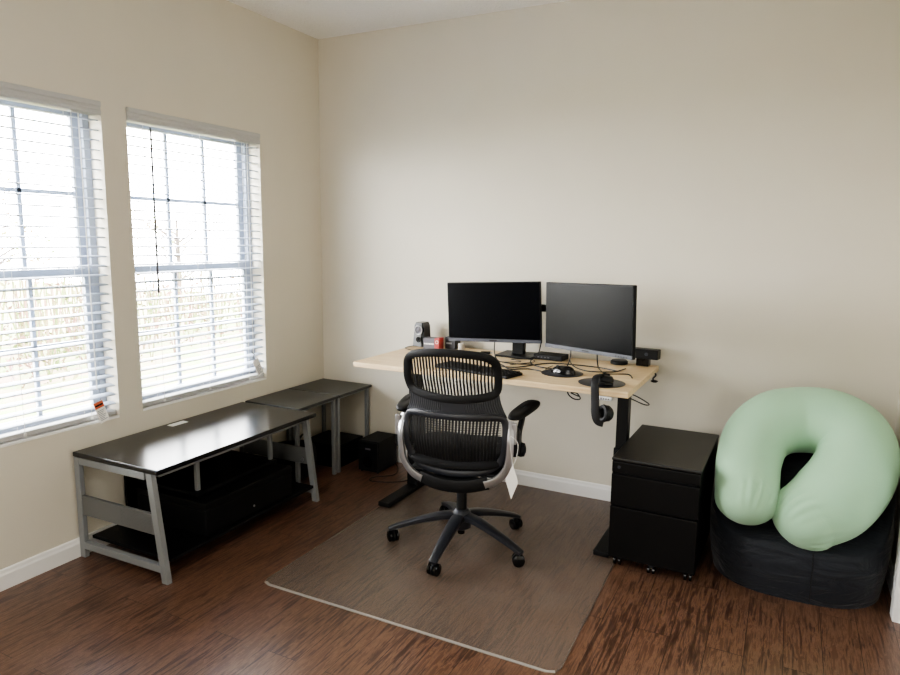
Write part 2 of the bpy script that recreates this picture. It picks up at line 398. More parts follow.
make_tree('pale spring tree seen through the window nearest the corner', -13.5, 10.5, 2.7)
br = MB()
for _ in range(170):
    x = random.uniform(-11, -6); y = random.uniform(-3, 10)
    leaves(br, (x, y, -.35 + random.random() ** 2.2 * 1.1), .45, 26, .05)
    for k in range(3):
        br.tube([(x, y, -.56), (x + random.uniform(-.3, .3), y + random.uniform(-.3, .3), random.uniform(.2, 1.0))], .012, 4)
tag(br.build('brush', M_leafB), 'pale tangled brush and dry leaves outside below the window panes', 'brush', kind='stuff')

# ------------------------------------------------------------------ low bench and side tables along the window wall
def end_frame(root, y, face):
    """A-shaped end frame of the bench; separate legs and rails"""
    w = .024
    MB().box(.010, .044, y - w / 2, y + w / 2, 0, .478, .003).build('leg', M_steel, root)
    l = MB(); xb, xt = .576, .510
    l.add([V((xb - .034, y - w / 2, 0)), V((xb, y - w / 2, 0)), V((xb, y + w / 2, 0)), V((xb - .034, y + w / 2, 0)),
           V((xt - .034, y - w / 2, .478)), V((xt, y - w / 2, .478)), V((xt, y + w / 2, .478)), V((xt - .034, y + w / 2, .478))],
          [(0, 1, 2, 3), (4, 5, 6, 7), (0, 1, 5, 4), (1, 2, 6, 5), (2, 3, 7, 6), (3, 0, 4, 7)])
    l.build('leg', M_steel, root)
    MB().box(.044, .465, y - .011, y + .011, .447, .478, .002).build('upper_rail', M_steel, root)
    MB().box(.044, .546, y - .013, y + .013, .045, .078, .002).build('lower_rail', M_steel, root)
    p = MB(); p.box(.044, .505, y - .008, y + .008, .208, .300, .002)
    for k in range(11): p.box(.30, .49, y - .0095, y + .0095, .220 + k * .0065, .2225 + k * .0065)
    p.build('side_panel', M_steeld, root)
    if face: MB().lathe([(.001, 0), (.011, .001), (.011, .004), (.004, .006)], 16, Matrix.Translation((.478, y - .008, .232)) @ Matrix.Rotation(PI / 2, 4, 'X')).build('bolt', M_silver, root, True)
bench = thing('low_bench_table', 'long low black-topped table with slanted grey metal legs below the windows', 'table', (-.004, -1.312, 0), math.radians(.75))
yy0, yy1 = -.535, .535
MB().box(.007, .550, yy0, yy1, .480, .502, .004).build('tabletop', M_top, bench)
end_frame(bench, yy0 + .013, False); end_frame(bench, yy1 - .03, True)
MB().box(.485, .507, yy0 + .045, yy1 - .045, .452, .478, .002).build('front_rail', M_steel, bench)
MB().box(.040, .555, yy0 + .045, yy1 - .045, .079, .094, .002).build('lower_shelf', M_shelf, bench)
MB().box(.010, .024, yy0 + .25, yy0 + .80, .095, .478).build('back_panel', M_shelf, bench)
for yb in (-.205, .300): MB().box(.408, .428, yb - .010, yb + .010, .282, .479, .002).build('hanger_bar', M_steel, bench)
MB().box(.035, .445, -.235, .325, .262, .281, .002).build('hanging_shelf', M_shelf, bench)
cb = thing('storage_box', 'black box filling the shelf under the long low table', 'box', (.25, -1.28, .0942))
MB().box(-.19, .275, -.29, .31, .001, .125, .006).build('body', M_shelf, cb)
MB().box(-.19, .277, -.292, .312, .125, .160, .006).build('lid', M_shelf, cb)
MB().lathe([(.001, 0), (.006, .001), (.005, .004), (.001, .005)], 12, Matrix.Translation((.275, .02, .04)) @ Matrix.Rotation(PI / 2, 4, 'Y')).build('latch', M_silver, cb, True)
wt = MB().box(.030, .072, -1.345, -1.245, .5022, .5040)
tag(wt.build('paper_slip', M_paper), 'small white slip of paper on the long low black table', 'paper')

def side_table(label, y0, y1):
    t = thing('side_table', label, 'table', (0, (y0 + y1) / 2, 0), 0, None); a = (y1 - y0) / 2
    MB().box(.006, .410, -a, a, .489, .506, .003).build('tabletop', M_topg, t)
    for x in (.022, .380):
        for y in (-a + .018, a - .018):
            MB().box(x - .011, x + .011, y - .011, y + .011, 0, .489, .002).build('leg', M_steel, t)
    r = MB()
    for y in (-a + .018, a - .018): r.box(.034, .367, y - .008, y + .008, .474, .488, .001)
    for x in (.022, .380): r.box(x - .008, x + .008, -a + .031, a - .031, .474, .488, .001)
    r.build('apron_rail', M_steel, t)
side_table('low charcoal side table between the long table and the corner table', -.765, -.384)
side_table('low charcoal side table tucked into the room corner', -.378, -.018)
# things under the side tables
bg = thing('equipment_bag', 'rounded black bag with a carry handle under the middle side table', 'bag', (.20, -.58, 0))
def bagf(u, v):
    a = u * 2 * PI; ph = (v - .5) * PI; c, s_ = math.cos(a), math.sin(a); e = .55
    rr = math.cos(ph) ** .5 if math.cos(ph) > 0 else 0
    return V((.125 * rr * math.copysign(abs(c) ** e, c), .13 * rr * math.copysign(abs(s_) ** e, s_), .115 + .115 * math.copysign(abs(math.sin(ph)) ** .7, math.sin(ph)) + .02 * math.sin(a * 2) * rr * v))
MB().grid(bagf, 40, 20, True).build('body', M_blackm, bg, True)
MB().tube(spline([(.05, .00, .22), (.055, .015, .27), (.055, .06, .275), (.05, .08, .215)], 5), .006, 8).build('handle', M_black, bg, True)
bx = thing('storage_box', 'low dark box standing under the corner side table', 'box', (.19, -.18, 0))
MB().box(-.13, .155, -.13, .145, 0, .125, .005).build('body', M_shelf, bx); MB().box(-.132, .157, -.132, .147, .125, .15, .005).build('lid', M_shelf, bx)

# subwoofer
sw = thing('subwoofer', 'black cube subwoofer on the floor beside the corner side table', 'speaker', (.552, -.17, 0), 0)
MB().box(-.077, .077, -.105, .115, .008, .207, .006).build('cabinet', M_blackm, sw)
MB().box(-.072, .072, -.112, -.104, .014, .201, .004).build('front_grille', M_black, sw)
MB().lathe([(.001, 0), (.030, 0), (.034, .003), (.034, .005), (.028, .004), (.001, .001)], 24, Matrix.Translation((.0, -.1115, .07)) @ Matrix.Rotation(PI / 2, 4, 'X')).build('bass_port', M_blackgl, sw, True)
MB().box(-.02, .02, -.1135, -.111, .15, .162, .002).build('badge', M_greyc, sw)
for x in (-.06, .06):
    for y in (-.09, .09): MB().lathe([(.008, 0), (.009, .008)], 12, Matrix.Translation((x, y, 0))).build('foot', M_rubber, sw)
def cable(name, label, pts, r=.0025, n=6, parent=None, m=M_cable):
    o = MB().tube(spline(pts, n), r, 7).build(name, m, parent, True)
    if parent is None: tag(o, label, 'cable')
    return o
cable('speaker_cable', 'black cable looped on the floor beside the subwoofer', [(.56, -.05, .03), (.66, -.10, .004), (.72, -.24, .004), (.63, -.34, .004), (.66, -.40, .004), (.80, -.34, .004), (.86, -.22, .004), (.85, -.06, .02)], .003)

# ------------------------------------------------------------------ chair mat
film = MB(); mx0, mx1, my0, my1 = .915, 2.235, -1.635, -.03
rc = [(mx0 + .04, my0), (mx1 - .04, my0), (mx1 - .012, my0 + .012), (mx1, my0 + .04), (mx1 - .03, my1), (mx0 + .0, my1), (mx0, my0 + .04), (mx0 + .012, my0 + .012)]
cm = thing('chair_mat', 'clear plastic floor mat under the office chair', 'mat')
# single top face: a real thin film, no inner faces
f = MB(); f.add([V((x, y, .0035)) for x, y in rc], [tuple(range(len(rc)))]); f.build('film', M_mat, cm)
rim = MB(); rim.ribbon([(x, y, .0022) for x, y in [rc[7], rc[0], rc[1], rc[2]]], .013, .0045, nrm=(0, 0, 1)); rim.build('front_rim', M_matedge, cm)
rim = MB(); rim.ribbon([(x, y, .0018) for x, y in [rc[2], rc[3], rc[4]]], .005, .003, nrm=(0, 0, 1)); rim.build('side_rim', M_mat, cm); rim = MB(); rim.ribbon([(x, y, .0018) for x, y in [rc[5], rc[6], rc[7]]], .005, .003, nrm=(0, 0, 1)); rim.build('side_rim', M_mat, cm)

# ------------------------------------------------------------------ standing desk
DZ = .815; DX0, DX1, DYF, DYB = .788, 2.252, -.765, -.042
dk = thing('standing_desk', 'pale wood topped standing desk with black steel legs', 'desk', (1.52, -.42, 0), math.radians(-.4))
ox, oy = 1.52, -.42
MB().box(DX0 - ox, DX1 - ox, DYF - oy, DYB - oy, DZ - .028, DZ, .003).build('tabletop', M_desk, dk)
for x in (.940 - ox, 2.148 - ox):
    f = MB(); f.box(x - .036, x + .036, -.288, .33, .0045, .030, .004); f.build('foot', M_blackm, dk)
    l = MB(); l.box(x - .034, x + .034, .020, .100, .030, .44, .003); lg = l.build('leg', M_blackm, dk)
    MB().box(x - .028, x + .028, .028, .092, .44, DZ - .03, .003).build('inner_column', M_black, lg)
    MB().box(x - .035, x + .035, -.26, .25, DZ - .048, DZ - .030, .003).build('top_bracket', M_blackm, dk)
MB().box(.97 - ox, 2.115 - ox, -.0, .06, DZ - .065, DZ - .031, .003).build('crossbar', M_blackm, dk)
kp = MB().box(2.120 - ox, 2.180 - ox, DYF - oy + .002, DYF - oy + .03, DZ - .050, DZ - .0305, .006).build('control_panel', M_ctl, dk)
bt = MB()
for k in range(4): bt.box(2.129 - ox + .011 * k, 2.135 - ox + .011 * k, DYF - oy + .0005, DYF - oy + .003, DZ - .044, DZ - .038)
bt.build('buttons', M_greyc, kp)

# ------------------------------------------------------------------ monitors on a twin arm stand
def make_monitor(label, loc, rz, roll, chin, tint):
    t = thing('monitor', label, 'monitor', loc, rz); w, h = (.585 if tint else .558), .334
    t.rotation_euler = (math.radians(0), roll, rz)
    b = MB(); b.box(-w / 2, w / 2, -.008, .014, 0, h, .004); b.build('bezel', M_bezel, t)
    MB().box(-w / 2 + .10, w / 2 - .10, .0135, .045, .05, h - .07, .02).build('rear_housing', M_blackm, t)
    MB().box(-w / 2 + .006, w / 2 - .006, -.0088, -.0078, .020, h - .006).build('screen', M_screen, t)
    MB().box(-w / 2, w / 2, -.011, -.006, 0, .018, .002).build('lower_bezel', chin, t)
    MB().box(-.022, .022, -.0118, -.0108, .006, .012).build('maker_badge', M_bezel, t)
    if tint:
        q = MB()
        for k in range(5): q.box(w / 2 - .10 + k * .016, w / 2 - .092 + k * .016, -.0118, -.0108, .006, .010)
        q.build('button_row', M_bezel, t)
    return t
make_monitor('left monitor on the desk with a plain black screen facing straight out', (1.398, -.28, .906), 0, math.radians(-2.8), M_chin, False)
make_monitor('right monitor on the desk angled towards the chair', (1.992, -.53, .934), math.radians(-30), math.radians(-2), M_chin, True)
st = thing('monitor_stand', 'black twin arm stand holding both monitors', 'stand', (1.49, -.13, DZ))
MB().box(-.11, .11, -.10, .085, 0, .012, .004).build('base_plate', M_black, st)
MB().box(-.035, .035, -.02, .02, .012, .12, .004).build('neck', M_blackm, st)
MB().tube([(0, 0, .11), (0, 0, .40)], .018, 14).build('pole', M_blackm, st, True)
ar = MB(); ar.box(-.05, .22, -.022, .010, .262, .302, .006); ar.box(.19, .27, -.10, -.0, .245, .315, .008)
ar.tube([(.235, -.05, .305), (.40, -.12, .30), (.52, -.32, .29)], .020, 10); ar.tube([(-.03, -.02, .27), (-.085, -.10, .265)], .02, 10)
ar.build('arm', M_blackm, st, True)

# ------------------------------------------------------------------ things on the desk
def puck(name, label, cat, x, y, r):
    t = thing(name, label, cat, (x, y, DZ))
    MB().lathe([(r - .004, 0), (r, .001), (r, .0025), (r - .003, .0035)], 48).build('pad', M_rubber, t, True)
    MB().lathe([(r * .55, .0034), (r * .55, .0040), (r * .50, .0040)], 48).build('printed_ring', M_greyc, t, True)
    return t
puck('mouse_pad', 'round dark mouse pad with the mouse on it', 'mouse pad', 1.865, -.505, .104)
puck('mouse_pad', 'round dark mouse pad at the front right corner of the desk', 'mouse pad', 2.096, -.632, .108)
ms = thing('computer_mouse', 'glossy black computer mouse with a cable on a round pad', 'mouse', (1.875, -.52, DZ + .0045), math.radians(70))
def mousef(u, v):
    a = u * 2 * PI; ph = v * PI / 2; c, s_ = math.cos(a), math.sin(a)
    return V((.037 * math.cos(ph) ** .6 * c * (1 + .12 * s_), .070 * math.cos(ph) ** .6 * s_, .038 * math.sin(ph) * (1 - .25 * s_ * math.cos(ph))))
MB().grid(mousef, 32, 12, True).build('body', M_blackgl, ms, True)
MB().lathe([(.002, -.004), (.010, -.003), (.010, .003), (.002, .004)], 16, Matrix.Translation((0, .035, .027)) @ Matrix.Rotation(PI / 2, 4, 'Y')).build('scroll_wheel', M_rubber, ms, True)
MB().tube(spline([(0, .068, .010), (-.01, .085, .004), (.0, .11, -.001), (.05, .14, -.001), (.12, .16, -.001)], 6), .002, 7).build('cable', M_cable, ms, True)

# keyboard
kb = thing('keyboard', 'black keyboard on the desk in front of the left monitor', 'keyboard', (1.475, -.665, DZ), math.radians(-12))
MB().box(-.225, .225, -.070, .070, 0, .014, .004).build('case', M_blackm, kb)
ks = MB()
for r in range(5):
    for c in range(21):
        ks.box(-.218 + c * .0208, -.218 + c * .0208 + .018, -.062 + r * .0255, -.062 + r * .0255 + .022, .0135, .019, .0025, seg=1)
ks.build('keys', M_black, kb)

# speaker
sp = thing('desktop_speaker', 'small grey and black upright speaker at the back left of the desk', 'speaker', (.842, -.125, DZ), math.radians(-4))
pf = [(-.040, 0), (.044, 0), (.036, .13), (.026, .150), (-.018, .150), (-.028, .13)]
MB().prism(pf, -.02, .05, 'y').build('cabinet', M_blackgl, sp)
MB().prism([(-.040, .002), (.022, .002), (.016, .06), (.026, .09), (.020, .148), (-.018, .149), (-.028, .13)], -.026, -.020, 'y').build('front_fascia', M_spk, sp)
for cz, rr in ((.103, .029), (.044, .017)):
    rg = MB(); rg.tube([(.002 + rr * .9 * math.cos(q * PI / 16), -.029, cz + rr * .9 * math.sin(q * PI / 16)) for q in range(32)], rr * .13, 8, True); rg.build('driver_ring', M_silver if cz > .1 else M_blackgl, sp, True)
    MB().lathe([(rr * .85, .001), (rr * .80, .004), (rr * .5, .002), (rr * .3, .006), (.001, .008)], 32, Matrix.Translation((.002, -.026, cz)) @ Matrix.Rotation(PI / 2, 4, 'X')).build('driver_cone', M_greyc if cz > .1 else M_blackm, sp, True)
cable('speaker_wire', 'thin dark wire curling on the desk left of the small speaker', [(.85, -.08, DZ + .01), (.80, -.06, DZ + .003), (.74 + .07, -.12, DZ + .003), (.80, -.24, DZ + .003), (.90, -.30, DZ + .003), (1.0, -.28, DZ + .003)], .002)

# small product boxes
pb = thing('product_box', 'small grey and red carton beside the small speaker', 'box', (.950, -.165, DZ), math.radians(3))
MB().box(-.050, .025, -.03, .03, 0, .066, .001).build('carton', M_greyc, pb); MB().box(.025, .056, -.032, .032, 0, .068, .001).build('red_sleeve', M_red, pb)
tx = MB()
for k, wd in enumerate((.009, .008, .009, .010, .008, .009)): tx.box(-.044 + k * .0108, -.044 + k * .0108 + wd * .85, -.0312, -.0302, .028, .036)
tx.build('lettering', M_paper, pb)
lg = MB(); lg.tube([(.040 + .009 * math.cos(a * PI / 8), -.0328, .045 + .009 * math.sin(a * PI / 8)) for a in range(16)], .0012, 5, True); lg.build('round_mark', M_paper, pb)
db = thing('product_box', 'small dark carton half behind the left monitor', 'box', (1.050, -.100, DZ), math.radians(-4))
MB().box(-.035, .035, -.03, .035, 0, .072, .001).build('carton', M_dcard, db); MB().box(-.026, .012, -.0312, -.0302, .03, .04).build('lettering', M_label, db)
jr = MB(); jr.lathe([(.018, 0), (.020, .004), (.020, .035), (.016, .04)], 20, Matrix.Translation((1.118, -.12, DZ)))
tag(jr.build('clear_cup', M_lens, smooth=True), 'tiny clear cup behind the lower left corner of the left monitor', 'cup')

# hubs, boxes
hb = thing('network_hub', 'flat black box among cables between the two monitors', 'electronics', (1.690, -.155, DZ), math.radians(-4))
MB().box(-.085, .085, -.05, .05, .002, .032, .005).build('case', M_blackm, hb)
ld = MB()
for k in range(4): ld.box(-.06 + k * .02, -.05 + k * .02, -.0512, -.0498, .014, .019)
ld.build('port_row', M_greyc, hb)
p2 = thing('cable_dock', 'small round black dock under the right monitor', 'electronics', (2.055, -.10, DZ))
MB().lathe([(.038, 0), (.046, .003), (.046, .016), (.040, .022), (.01, .024)], 32).build('body', M_black, p2, True)
dn = thing('usb_adapter', 'tiny black adapter on the desk left of the monitor stand', 'electronics', (1.30, -.17, DZ), .3)
MB().box(-.028, .028, -.015, .015, 0, .013, .003).build('body', M_blackm, dn); MB().box(.028, .040, -.007, .007, .003, .010, .001).build('plug', M_silver, dn)
wc = thing('depth_camera', 'black bar shaped camera at the back right corner of the desk', 'camera', (2.19, -.085, DZ), math.radians(-6))
MB().box(-.085, .070, -.028, .030, .040, .092, .004).build('sensor_bar', M_black, wc)
MB().box(-.045, .022, -.022, .022, .0, .042, .004).build('stand_foot', M_blackgl, wc)
MB().lathe([(.001, 0), (.009, 0), (.009, .003), (.001, .004)], 20, Matrix.Translation((0.01, -.028, .067)) @ Matrix.Rotation(PI / 2, 4, 'X')).build('lens', M_chin, wc, True)
hk = thing('cable_clip', 'small black clip under the right edge of the desk', 'clip', (2.262, -.20, DZ - .012))
MB().tube(spline([(0, 0, 0), (.004, 0, -.012), (-.008, -.006, -.028), (-.002, -.02, -.034)], 4), .004, 8).build('hook', M_blackm, hk, True)
MB().lathe([(.012, -.046), (.018, -.042), (.018, -.038), (.006, -.034)], 16, Matrix.Translation((0, -.01, 0))).build('pad', M_blackm, hk, True)

# headphones: one cup on the pad, band over the edge, other cup hanging
hp = thing('headphones', 'black headphones draped over the front right edge of the desk', 'headphones', (.040, .010, 0))
def cup(c, n, r):
    q = V(n).to_track_quat('Z', 'Y').to_matrix().to_4x4(); M = Matrix.Translation(c) @ q
    o = MB().lathe([(.004, -.020), (r * .75, -.019), (r * .98, -.008), (r, .004), (r * .86, .010)], 28, M).build('ear_cup', M_black, hp, True)
    MB().tube([M @ V((r * .74 * math.cos(a * PI / 12), r * .92 * math.sin(a * PI / 12) * .86, .016)) for a in range(24)], .011, 8, True).build('ear_cushion', M_blackm, o, True)
cup((2.082, -.690, DZ + .030), (-.15, -.1, -1), .040)
cup((2.132, -.842, .726), (-.7, -.75, .12), .036)
hbp = spline([(2.065, -.700, DZ + .048), (2.062, -.760, DZ + .052), (2.068, -.812, DZ + .030), (2.078, -.835, .77), (2.085, -.850, .72), (2.098, -.853, .690), (2.122, -.848, .682)], 6)
MB().ribbon(hbp, .036, .014, nrm=(-.1, -1, .3)).build('headband', M_blackm, hp, True)
MB().tube([(2.062, -.705, DZ + .046), (2.075, -.69, DZ + .05), (2.10, -.68, DZ + .047)], .008, 8).build('yoke', M_blackgl, hp, True)

# cables lying on the desk
z = DZ + .004
CB = [('black cable rising from the left monitor to the desk at its left', [(1.395, -.255, .93), (1.41, -.30, .86), (1.46, -.36, z), (1.56, -.40, z), (1.66, -.36, z)]),
      ('black cable looping between the two monitors down to the desk', [(1.665, -.25, .93), (1.655, -.27, .86), (1.63, -.32, z + .004), (1.72, -.42, z), (1.84, -.40, z), (1.86, -.36, .87), (1.855, -.34, .93)]),
      ('black cable curving from the right monitor across the desk', [(2.04, -.52, .94), (2.045, -.50, .86), (2.07, -.42, z), (2.16, -.38, z), (2.20, -.46, z)]),
      ('long black cable running behind both mouse pads', [(1.45, -.46, z), (1.60, -.50, z), (1.72, -.30, z), (1.86, -.27, z), (2.0, -.28, z), (2.10, -.33, z)]),
      ('thin black cable beside the keyboard end', [(1.40, -.42, z), (1.52, -.46, z), (1.60, -.55, z), (1.68, -.50, z), (1.76, -.52, z)]),
      ('black cable sweeping in a wide arc below the right monitor', [(1.80, -.16, z + .004), (1.86, -.30, z), (1.96, -.40, z), (2.08, -.36, z), (2.12, -.24, z)]),
      ('tangled thin cable in front of the monitor stand', [(1.36, -.33, z), (1.50, -.38, z), (1.58, -.33, z + .003), (1.50, -.28, z), (1.60, -.24, z), (1.64, -.30, z), (1.56, -.44, z)])]
for i, (lb, pts) in enumerate(CB): cable('desk_cable', lb, pts, .0032 if i != 6 else .002)
cable('hanging_cable', 'black cable loop sticking out under the right end of the desk', [(2.205, -.62, DZ - .035), (2.25, -.61, DZ - .048), (2.305, -.58, DZ - .085), (2.285, -.59, DZ - .088), (2.215, -.62, DZ - .055)], .0028)
cable('hanging_cable', 'small coiled cable hanging under the front edge of the desk', [(1.955, -.70, DZ - .030), (1.97, -.74, DZ - .045), (2.0, -.75, DZ - .062), (2.03, -.75, DZ - .058), (2.01, -.74, DZ - .036), (1.98, -.73, DZ - .040), (2.02, -.74, DZ - .05)], .003)

# ------------------------------------------------------------------ drawer pedestal
pd = thing('drawer_pedestal', 'black two-drawer filing pedestal on castors beside the desk', 'cabinet', (2.385, -.79, 0), math.radians(-1))
MB().box(-.187, .187, .012, .605, .052, .506, .003).build('carcass', M_cab, pd)
MB().box(-.190, .190, -.004, .612, .506, .520, .004).build('top', M_cabtop, pd)
MB().box(-.187, .187, -.006, .012, .455, .504, .004).build('front_rail', M_cab, pd)
MB().lathe([(.001, 0), (.007, 0), (.007, .003), (.001, .004)], 16, Matrix.Translation((-.155, -.006, .480)) @ Matrix.Rotation(PI / 2, 4, 'X')).build('lock', M_chin, pd, True)
for z0, z1 in ((.305, .447), (.056, .297)):
    d = MB(); d.box(-.186, .186, -.010, .0115, z0, z1, .0025)
    dd = d.build('drawer', M_cab, pd)
    MB().box(-.17, .17, .004, .010, z1 + .0005, z1 + .006).build('finger_pull', M_blackm, dd)
def castor(parent, x, y, r=.021):
    o = MB().box(x - .013, x + .013, y - .012, y + .014, r + .010, .052, .004).build('castor', M_rubber, parent)
    w = MB()
    for s_ in (-1, 1): w.lathe([(.002, -.006), (r, -.005), (r, .005), (.002, .006)], 20, Matrix.Translation((x + s_ * .011, y, r)) @ Matrix.Rotation(PI / 2, 4, 'Y'))
    w.build('wheel', M_blackgl, o, True)
for x in (-.155, .155):
    for y in (.05, .56): castor(pd, x, y)
castor(pd, 0, .035, .016)

# ------------------------------------------------------------------ bean bag
bb = thing('bean_bag_chair', 'black fabric bean bag in the right corner under the green pillow', 'bean bag', (2.950, -.372, 0))
def bbtop(x, y):
    t = max(0, min(1, (y + .30) / .50)); t = t * t * (3 - 2 * t)
    h = .265 + .345 * t
    h += .09 * max(0, (x - .26) / .1) ** 1.2 * (.6 + .4 * t) if x > .26 else 0
    h -= .05 * max(0, (-.20 - x) / .15) * t if x < -.20 else 0
    return h
def bbf(u, v):
    a = u * 2 * PI; c, s_ = math.cos(a), math.sin(a); e = .72
    X = math.copysign(abs(c) ** e, c); Y = math.copysign(abs(s_) ** e, s_)
    if v < .5:   # side wall
        k = v / .5; bul = .93 + .07 * math.sin(min(1, k * 1.25) * PI / 2) - .05 * max(0, k - .75) * 4 * .5
        x = .364 * X * bul; y = .358 * Y * bul
        if Y < 0: y *= 1 + .03 * (1 - X * X)
        h = bbtop(x, y) - .045
        wr = .004 * math.sin(a * 9 + k * 9) * math.sin(k * PI)
        return V((x * (1 + wr), y * (1 + wr), max(0.0, h * k)))
    k = (v - .5) / .5; q = math.cos(k * PI / 2) ; bul = (.975) * (q ** .55 if q > 1e-6 else 0)
    x = .364 * X * bul; y = .358 * Y * bul
    return V((x, y, bbtop(x, y) - .045 * (1 - math.sin(k * PI / 2)) ** 1.0))
g = MB().grid(bbf, 96, 56, True)
g.build('cover', M_bag, bb, True, angle=80)
sm = MB()
sm.tube([(x_, -.36 - .006, z_) for x_, z_ in ((.06, .02), (.06, .10), (.06, .18), (.058, .235))], .002, 5)
sm.build('seam', M_blackm, bb, True)

# ------------------------------------------------------------------ pillow
pc = [(2.748,-0.680,0.409,0.128),(2.741,-0.630,0.458,0.129),(2.740,-0.550,0.533,0.132),(2.763,-0.460,0.608,0.139),(2.834,-0.390,0.665,0.147),(2.937,-0.350,0.685,0.148),(3.042,-0.360,0.686,0.150),(3.123,-0.400,0.649,0.153),(3.150,-0.470,0.576,0.155),(3.119,-0.550,0.495,0.159),(3.054,-0.620,0.416,0.158),(2.980,-0.670,0.364,0.140)]
P = spline([c[:3] for c in pc], 7); RR = [v.x for v in spline([(c[3], 0, 0) for c in pc], 7)]
# rounded ends
def endcap(P, RR, rev):
    if rev: P = P[::-1]; RR = RR[::-1]
    d = (P[-1] - P[-4]).normalized(); p0, r0 = P[-1], RR[-1]
    P = P[:]; RR = RR[:]
    p0 = P[-1]; back = .55 * r0
    for k in range(1, 11):
        a = k / 10 * PI / 2; P.append(p0 + d * r0 * .95 * math.sin(a)); RR.append(max(.0015, r0 * math.cos(a) ** .9))
    if rev: P = P[::-1]; RR = RR[::-1]
    return P, RR
P, RR = endcap(P, RR, False); P, RR = endcap(P, RR, True)
pm = MB(); NN = 180; T = []
for i in range(len(P)):
    d = P[min(i + 1, len(P) - 1)] - P[max(i - 1, 0)]; T.append(d.normalized())
Nn = V((0, -.62, .78)); L = len(P)
def pring(i):
    t = T[i]; n = (Nn - t * Nn.dot(t)).normalized(); b = t.cross(n); out = []
    de = min(i, L - 1 - i); wr = math.exp(-((de - 8) / 3.2) ** 2)
    for k in range(NN):
        a = 2 * PI * k / NN
        r = RR[i] * (1 + wr * (.034 * math.sin(a * 21 + 1.6 * math.sin(i * .4)) * (.5 + .5 * math.sin(a * 3 + 1)) + .016 * math.sin(a * 7 + 2)) - .010 * wr)
        cr = abs(((a + PI * .5 - .12) % PI) - PI * .5)          # seam line on both flanks
        out.append(P[i] + (n * math.cos(a) * .97 + b * math.sin(a)) * r)
    return out
rings = [pring(i) for i in range(L)]; vs = [v for r in rings for v in r]
fs = [(i * NN + k, i * NN + (k + 1) % NN, (i + 1) * NN + (k + 1) % NN, (i + 1) * NN + k) for i in range(L - 1) for k in range(NN)]
fs += [tuple(range(NN)), tuple((L - 1) * NN + k for k in range(NN))]
pl = thing('u_shaped_pillow', 'large mint green u shaped pillow leaning on the black bean bag', 'pillow', (2.93, -.5, .3))
pm.add([v - V((2.93, -.5, .3)) for v in vs], fs)
pm.build('cover', M_pillow, pl, True, angle=180)
# piping along the outer right flank
side = []
for i in range(int(L * .45), L - 9):
    t = T[i]; n = (Nn - t * Nn.dot(t)).normalized(); b = t.cross(n); a = PI * .62
    side.append(P[i] + (n * math.cos(a) * .97 + b * math.sin(a)) * RR[i] * 1.0 - V((2.93, -.5, .3)))
    side_alt = None
ps = MB().tube(side, .0022, 5); ps.build('seam', M_pillow, pl, True)

# ------------------------------------------------------------------ office chair
ch = thing('office_chair', 'black mesh-backed swivel office chair with silver side frame', 'chair', (1.510, -.900, .004), math.radians(12))
# castor base
hubm = MB().lathe([(.030, .080), (.046, .090), (.052, .14), (.044, .168), (.030, .182)], 28); hubm.build('hub', M_rubber, ch, True)
for k in range(5):
    a = math.radians(203 - 12 + 72 * k); ca, sa = math.cos(a), math.sin(a)
    pts = [(r * ca, r * sa, z_) for r, z_ in ((.025, .146), (.09, .142), (.17, .124), (.25, .100), (.325, .074), (.352, .062))]
    MB().ribbon(spline(pts, 4), [.068 - .034 * (i / 20) for i in range(21)], [.040 - .022 * (i / 20) for i in range(21)], nrm=(0, 0, 1), e=.6).build('base_leg', M_rubber, ch, True)
    cx, cy = .334 * ca, .334 * sa; rot = Matrix.Translation((cx, cy, 0)) @ Matrix.Rotation(a + .5 + k * .9, 4, 'Z')
    c = MB(); c.tube([rot @ V((0, 0, .040)), rot @ V((0, 0, .070))], .009, 10)
    c.add([rot @ V(v) for v in MB().tube([(-.004, 0, .028), (.004, 0, .028)], .029, 20).v], MB().tube([(-.004, 0, .028), (.004, 0, .028)], .029, 20).f)
    co = c.build('castor', M_black, ch, True)
    w = MB()
    for s_ in (-1, 1): w.lathe([(.004, -.011), (.020, -.010), (.0275, -.004), (.0275, .006), (.018, .011), (.003, .012)], 24, rot @ Matrix.Translation((s_ * .016, 0, .0275)) @ Matrix.Rotation(s_ * PI / 2, 4, 'Y'))
    w.build('wheel', M_blackgl, co, True)
MB().tube([(0, 0, .055), (0, 0, .30)], .017, 18).build('gas_lift', M_blackgl, ch, True)
MB().tube([(0, 0, .175), (0, 0, .35)], .025, 20).build('column_sleeve', M_blackm, ch, True)
MB().box(-.085, .085, -.11, .14, .345, .415, .018).build('tilt_mechanism', M_blackm, ch)
MB().tube([(-.08, .04, .385), (-.20, .05, .385)], .008, 8).build('adjust_lever', M_blackm, ch, True)
# seat
def seatf(u, v):
    a = u * 2 * PI; c, s_ = math.cos(a), math.sin(a); e = .5
    X = math.copysign(abs(c) ** e, c); Y = math.copysign(abs(s_) ** e, s_)
    ph = (v - .5) * PI; q = max(0, math.cos(ph)) ** .35; x = .245 * X * q; y = .04 + .235 * Y * q
    return V((x, y, .458 + .036 * math.sin(ph) + .25 * x * x - .5 * max(0, y - .17) ** 2 * 4))
MB().grid(seatf, 56, 22, True).build('seat', M_fab, ch, True, angle=80)
MB().box(-.21, .21, -.16, .22, .405, .424, .009).build('seat_pan', M_blackm, ch)
